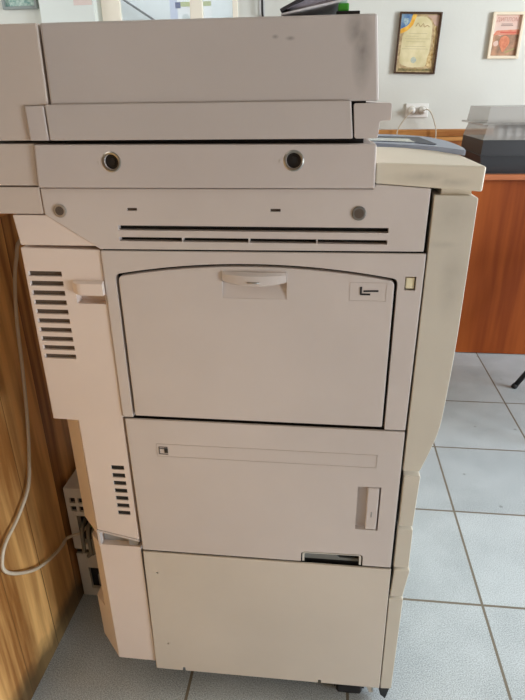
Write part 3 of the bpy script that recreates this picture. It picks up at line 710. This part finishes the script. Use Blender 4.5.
o_('dark_window', box(new(), -.548, -.491, .974, .9755, .031, .097), M_black, lb, L2)
o_('switch', box(new(), -.530, -.508, .968, .974, .04, .075, .002), M_grey, lb, L2)
o_('top_lid', box(new(), -.572, -.466, .970, 1.13, .1425, .1655, .003), M_black, lb, L2)
for x in (-.565, -.475):
    for y in (.98, 1.11): o_('foot', box(new(), x-.006, x+.006, y-.006, y+.006, 0, .0042), M_rub, lb, L2)
XW = -.5685
wp = [(1.25, .925), (1.06, .915), (.975, .900), (.955, .875), (.935, .839), (.911, .768), (.893, .672), (.872, .575), (.85, .496), (.826, .443), (.776, .412), (.727, .397), (.706, .380), (.700, .352), (.730, .312), (.790, .262), (.850, .234), (.900, .222), (.930, .221)]
pts = [(XW, y+.009*max(0, min(1, (.93-y)/.05 if y > .88 else 1)), z) for y, z in wp]+[(-.556, .941, .222), (-.541, .946, .226), (-.531, .966, .230)]
tag(obj('power_cable', tube(new(), smooth_path(pts, 6), .0036, 8), M_cord), 'cream cable looping down the pine partition beside the photocopier', 'cable')
cab = [[(-.535, .972, .25), (-.530, .935, .243), (-.527, .925, .21), (-.531, .93, .185)], [(-.52, .972, .25), (-.512, .928, .25), (-.508, .918, .20), (-.520, .925, .178)],
       [(-.505, .972, .252), (-.500, .93, .248), (-.497, .918, .215), (-.512, .935, .176)]]
for p, lab in zip(cab, ('grey cable nearest the partition plugged into the white socket box', 'grey cable in the middle of those plugged into the white socket box', 'grey cable nearest the photocopier plugged into the white socket box')):
    tag(obj('data_cable', tube(new(), smooth_path(p), .0046, 8), M_cordg), lab, 'cable', 'cables in the socket box')

# ------------------------------------------------------------------ chair at the right edge
ch = thing('office_chair', 'black tubular steel chair whose leg shows at the right edge by the desk', 'chair', (1.2, 1.98, 0))
cl = Vector((1.2, 1.98, 0))
def cpart(n, bm, m): return obj(n, bm, m, ch, tuple(-cl))
for y in (2.2, 1.76):
    lg = cpart('leg', tube(new(), [(.826, y, .012), (1.07, y, .445), (1.42, y, .445)], .0105, 12), M_black)
    obj('foot_cap', tube(new(), [(.819, y, .0), (.8275, y, .016)], .0125, 12), M_rub, lg)
    lg = cpart('leg', tube(new(), [(1.52, y, .012), (1.36, y, .445), (1.44, y, .62), (1.50, y, .86)], .0105, 12), M_black)
    obj('foot_cap', tube(new(), [(1.524, y, .0), (1.518, y, .016)], .0125, 12), M_rub, lg)
cpart('seat', box(new(), 1.02, 1.45, 1.755, 2.205, .455, .51, .018, 3), mat('black_fabric', (30, 30, 32), .85))
cpart('backrest', box(new(), 1.455, 1.495, 1.775, 2.185, .60, .88, .015, 3), mat('black_fabric_back', (30, 30, 32), .85))

# ------------------------------------------------------------------ light
def area(name, loc, rot, sx, sy, power, col):
    l = bpy.data.lights.new(name, 'AREA'); l.shape = 'RECTANGLE'; l.size = sx; l.size_y = sy; l.energy = power; l.color = col
    o = bpy.data.objects.new(name, l); COL.objects.link(o); o.location = loc; o.rotation_euler = rot
    return o
for (a, b_, z0, z1), pw in zip(WIN, (72, 128)):  # first lamp is fill from the unseen low opening
    area('window_and_fill_light', (X1+.06, (a+b_)/2, (z0+z1)/2), (0, R(90), 0), z1-z0-.1, b_-a-.1, pw, (.895, .96, 1.04))
area('left_fill_light', (X0-.02, 2.3, 1.7), (0, R(-90), 0), 1.2, 1.0, 26, (.95, .98, 1.0))  # added fill through the left opening for the pilaster
area('next_room_fill_light', (-1.0, 4.2, ZC-.02), (0, 0, 0), 1.6, .8, 26, (.93, .97, 1.0))  # overhead lamp added to brighten the room behind the glazing
area('ceiling_lamp', (-1.9, -.5, ZC-.03), (0, 0, 0), 1.2, .3, 11, (1.0, .90, .80))
wd = bpy.data.worlds.new('sky'); S.world = wd; wd.use_nodes = True
wd.node_tree.nodes['Background'].inputs['Color'].default_value = (.75, .87, 1, 1); wd.node_tree.nodes['Background'].inputs['Strength'].default_value = 1.0

# ------------------------------------------------------------------ camera
cam = bpy.data.cameras.new('camera'); co = bpy.data.objects.new('camera', cam); COL.objects.link(co)
cam.sensor_fit = 'AUTO'; cam.sensor_width = 36; cam.lens = 555.905/700*36; cam.clip_start = .02
M3 = Matrix(((.99385589, .03350829, -.10548771), (.109921, -.41037175, .90526924), (-.01295515, -.91130249, -.41153365)))
rt, dn, fw = M3.col[0], M3.col[1], M3.col[2]
co.matrix_world = Matrix(((rt.x, -dn.x, -fw.x, 0), (rt.y, -dn.y, -fw.y, 0), (rt.z, -dn.z, -fw.z, 1.13687), (0, 0, 0, 1)))
S.camera = co

S.view_settings.view_transform = 'Standard'; S.view_settings.look = 'None'
S.view_settings.exposure = 0.0; S.view_settings.gamma = 1.0; S.view_settings.use_curve_mapping = False
S.cycles.use_denoising = True
S.cycles.max_bounces = 10; S.cycles.diffuse_bounces = 6; S.cycles.transparent_max_bounces = 12
